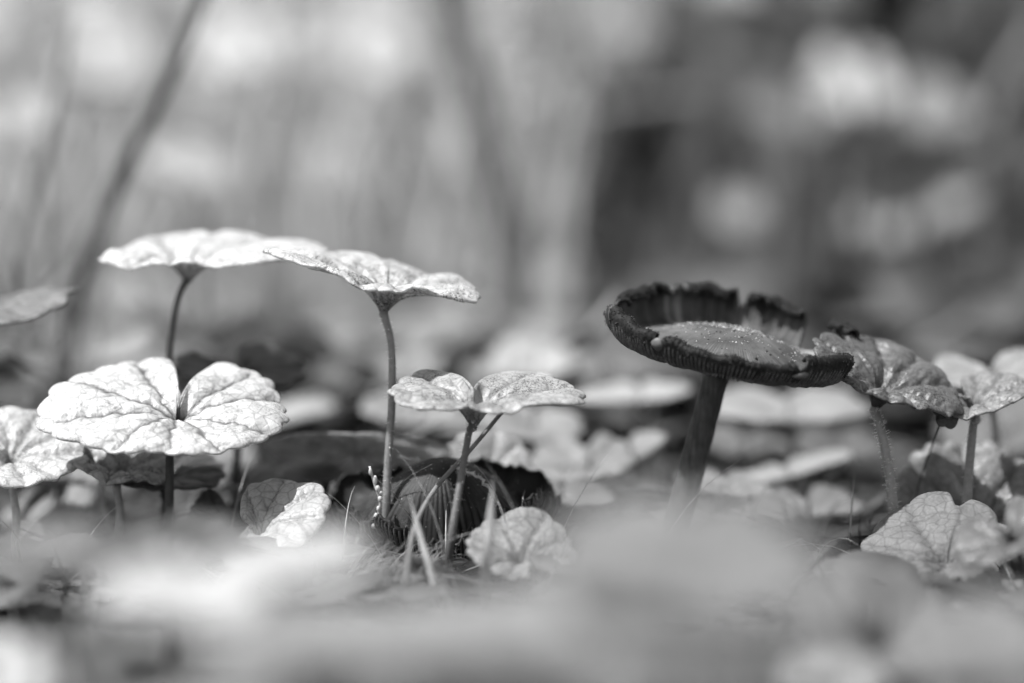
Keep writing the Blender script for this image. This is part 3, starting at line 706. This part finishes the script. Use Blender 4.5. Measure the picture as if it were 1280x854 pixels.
# ------------------------------------------------------------------ the collapsed mushroom
R2 = 11.6
prof2 = [(0, .05), (.2, .02), (.45, -.12), (.65, -.32), (.8, -.52), (.9, -.60), (.98, -.60), (1.05, -.53), (1.09, -.42), (1.07, -.33)]
def Rf2(ph, s, k): return R2*(1+k*(.12*math.sin(rad(ph*3+30))+.06*math.sin(rad(ph*7))+.03*math.sin(rad(ph*17))-.25*gauss(ph, -95, 40)+.04*gauss(ph, -20, 18)+.10*gauss(ph, 180, 20)+.10*gauss(ph, -180, 20)))
def Hf2(ph): return 1+.22*math.sin(rad(ph*4+70))+.12*math.sin(rad(ph*9))+.35*gauss(ph, -90, 50)-.28*gauss(ph, -15, 25)-.25*gauss(ph, 176, 25)
def smax2(ph): return 1-.03*abs(math.sin(rad(ph*19)))-.12*gauss(ph, -150, 5)-.1*gauss(ph, -60, 4)
surf2 = build_cap(prof2, Rf2, Hf2, smax2, 0, 0, 60, .2, blend=(.2, 1))
b3 = P(565, 700, 357); b3.z = 0
m2 = thing('collapsed_mushroom', 'black collapsed mushroom cap with folded gilled edges, low between the leaf stalks', 'mushroom', b3)
cC = P(550, 583, 350); cM = Euler((rad(13), rad(-3), rad(0)), 'XYZ').to_matrix()
def to_2(p): return cM@p+cC-b3
def tone2(ph, s, sm): return max(.02, .25+.3*math.sin(rad(ph*2.3)+s*4)+.3*gauss(ph, -20, 25)-.5*(s > .9*sm))
o = cap_sheet(m2, 'cap', surf2, smax2, 0, to_2, cap_mat('inky_cap', .008, .06, .6), NPH=600, NS=44, nstr=58, ridge=.16, tonef=tone2, phr=(-180, 180), closed=True)
sol = o.modifiers.new('thickness', 'SOLIDIFY'); sol.thickness = .35*MM; sol.offset = 0
gills(m2, surf2, smax2, to_2, 130, .3, lambda u: .8*(1-u**2)+.25, plain_mat('inky_gill', .10, .5, 2500, .6), endf=.98)
crust(m2, surf2, smax2, to_2, 900, plain_mat('rim_black', .01, .55), seed=15, big=.22)
granules(m2, surf2, to_2, 220, (.1, .95), (-180, 60), .06, gran, seed=11)
V, F = tube(smooth_path([cC-b3+Vector((0, 0, -.3)), P(560, 640, 358)-b3, P(566, 700, 357)-b3], 12), [1.6]*13, 16)
link('stem', mesh('stem', V, F, plain_mat('mushroom_stem', .07)), m2)

# ------------------------------------------------------------------ small things: thread, seed sprig, dry grass
def ball_at(c, r, seed=0, stretch=(1, 1, 1)):
    V = []; F = []; nu, nv = 10, 7
    for j in range(nv+1):
        for i in range(nu):
            a = 2*math.pi*i/nu; b = math.pi*j/nv
            V.append((c[0]+r*stretch[0]*math.sin(b)*math.cos(a), c[1]+r*stretch[1]*math.sin(b)*math.sin(a), c[2]+r*stretch[2]*math.cos(b)))
    for j in range(nv):
        for i in range(nu): F.append([j*nu+i, j*nu+(i+1) % nu, (j+1)*nu+(i+1) % nu, (j+1)*nu+i])
    return V, F
sb = P(472, 668, 344); 
sprig = thing('seed_sprig', 'tiny hanging string of white husks left of the tall straight stalk', 'seed sprig', (sb.x, sb.y, sb.z))
spath = smooth_path([P(462, 583, 344)-sb, P(468, 605, 344)-sb, P(475, 630, 344)-sb, P(468, 662, 344)-sb], 24)
V, F = tube(spath, [.14]*25, 6); white = plain_mat('husk_surface', .62, .5, 1800, .25, trans=.3)
link('string', mesh('string', V, F, white), sprig)
for px, py, r, st in ((463, 590, .32, 2), (469, 600, .36, 2.2), (472, 611, .42, 1.4), (475, 624, .40, 1.3), (473, 636, .33, 1.6), (470, 645, .38, 1.4), (467, 657, .5, 1.3), (476, 616, .3, 1)):
    c = P(px, py, 343.7)-sb; V, F = ball_at(c, r*.72, stretch=(1, 1, st)); link('husk', mesh('husk', V, F, white), sprig)
tp = [P(498, 572, 354), P(530, 577, 352), (P(560, 583, 349)), P(590, 592, 347), P(610, 608, 346), P(622, 632, 346), P(632, 660, 346)]
tb = tp[-1]
th_ = smooth_path([p-tb for p in tp], 60)
q = np.random.default_rng(2); th2 = [p+Vector(q.normal(size=3)*.12) for p in th_]
V, F = tube(th2, [.10*(1+.5*abs(math.sin(i*.9))) for i in range(61)], 6)
V2, F2 = hairs(th2, .1, 160, .4, 4)
k = len(V); V += V2; F += [[i+k for i in f] for f in F2]
V3, F3 = tube([p+Vector((.3*math.sin(i*.5), 0, .25*math.cos(i*.4))) for i, p in enumerate(th2)], [.06]*61, 5)
k = len(V); V += V3; F += [[i+k for i in f] for f in F3]
o = link('fuzzy_thread', mesh('fuzzy_thread', V, F, white), None, tb)
tag(o, 'white fuzzy plant thread looping down over the collapsed dark cap', 'plant thread')
def grass_mass(name, label, spots, mat, ln, width, seed=1):
    q = np.random.default_rng(seed); V = []; F = []
    for (x, y, z, dirx) in spots:
        L_ = ln*q.uniform(.5, 1.2); az = dirx+q.normal()*.5; bend_ = q.uniform(.4, 1.4); n_ = 5
        side = Vector((-math.sin(az), math.cos(az), .3)).normalized()
        p = Vector((x, y, z)); el = q.uniform(.2, 1.3)
        for j in range(n_+1):
            w_ = width*(1-j/n_*.9); i = len(V)
            V += [tuple(p+side*w_), tuple(p-side*w_), tuple(p+Vector((0, 0, -w_*.8)))]
            if j:
                for u in range(3): F.append([i-3+u, i-3+(u+1) % 3, i+(u+1) % 3, i+u])
            e2 = el-bend_*j/n_
            p = p+Vector((math.cos(az)*math.cos(e2), math.sin(az)*math.cos(e2), math.sin(e2)))*L_/n_
    o = link(name, mesh(name, V, F, mat)); tag(o, label, 'dry grass' if 'dry' in name else 'grass', kind='stuff')
spots = []
for _ in range(420):
    p = P(U(440, 540), 0, U(335, 352)); spots.append((p.x, U(322, 338), U(0, 1.), U(-.6, .8)))
grass_mass('dry_grass', 'matted dry grass fibres at the foot of the tall straight stalk', spots, plain_mat('dry_grass_surface', .22, .5, 900, .4), 5, .11)
spots = [(U(-70, 70), U(300, 430), 0, U(0, 6.28)) for _ in range(500)]
grass_mass('moss_grass', 'short dark grass and moss between the stalks', spots, plain_mat('dark_grass_surface', .07, .6, 900, .4), 9, .2, 3)

spots = [(U(-60, 60), U(300, 400), U(.5, 3), U(0, 6.28)) for _ in range(160)]
grass_mass('dead_straw', 'scattered dead straw and needles lying between the stalks', spots, plain_mat('dead_straw_surface', .3, .6, 600, .4), 16, .16, 9)
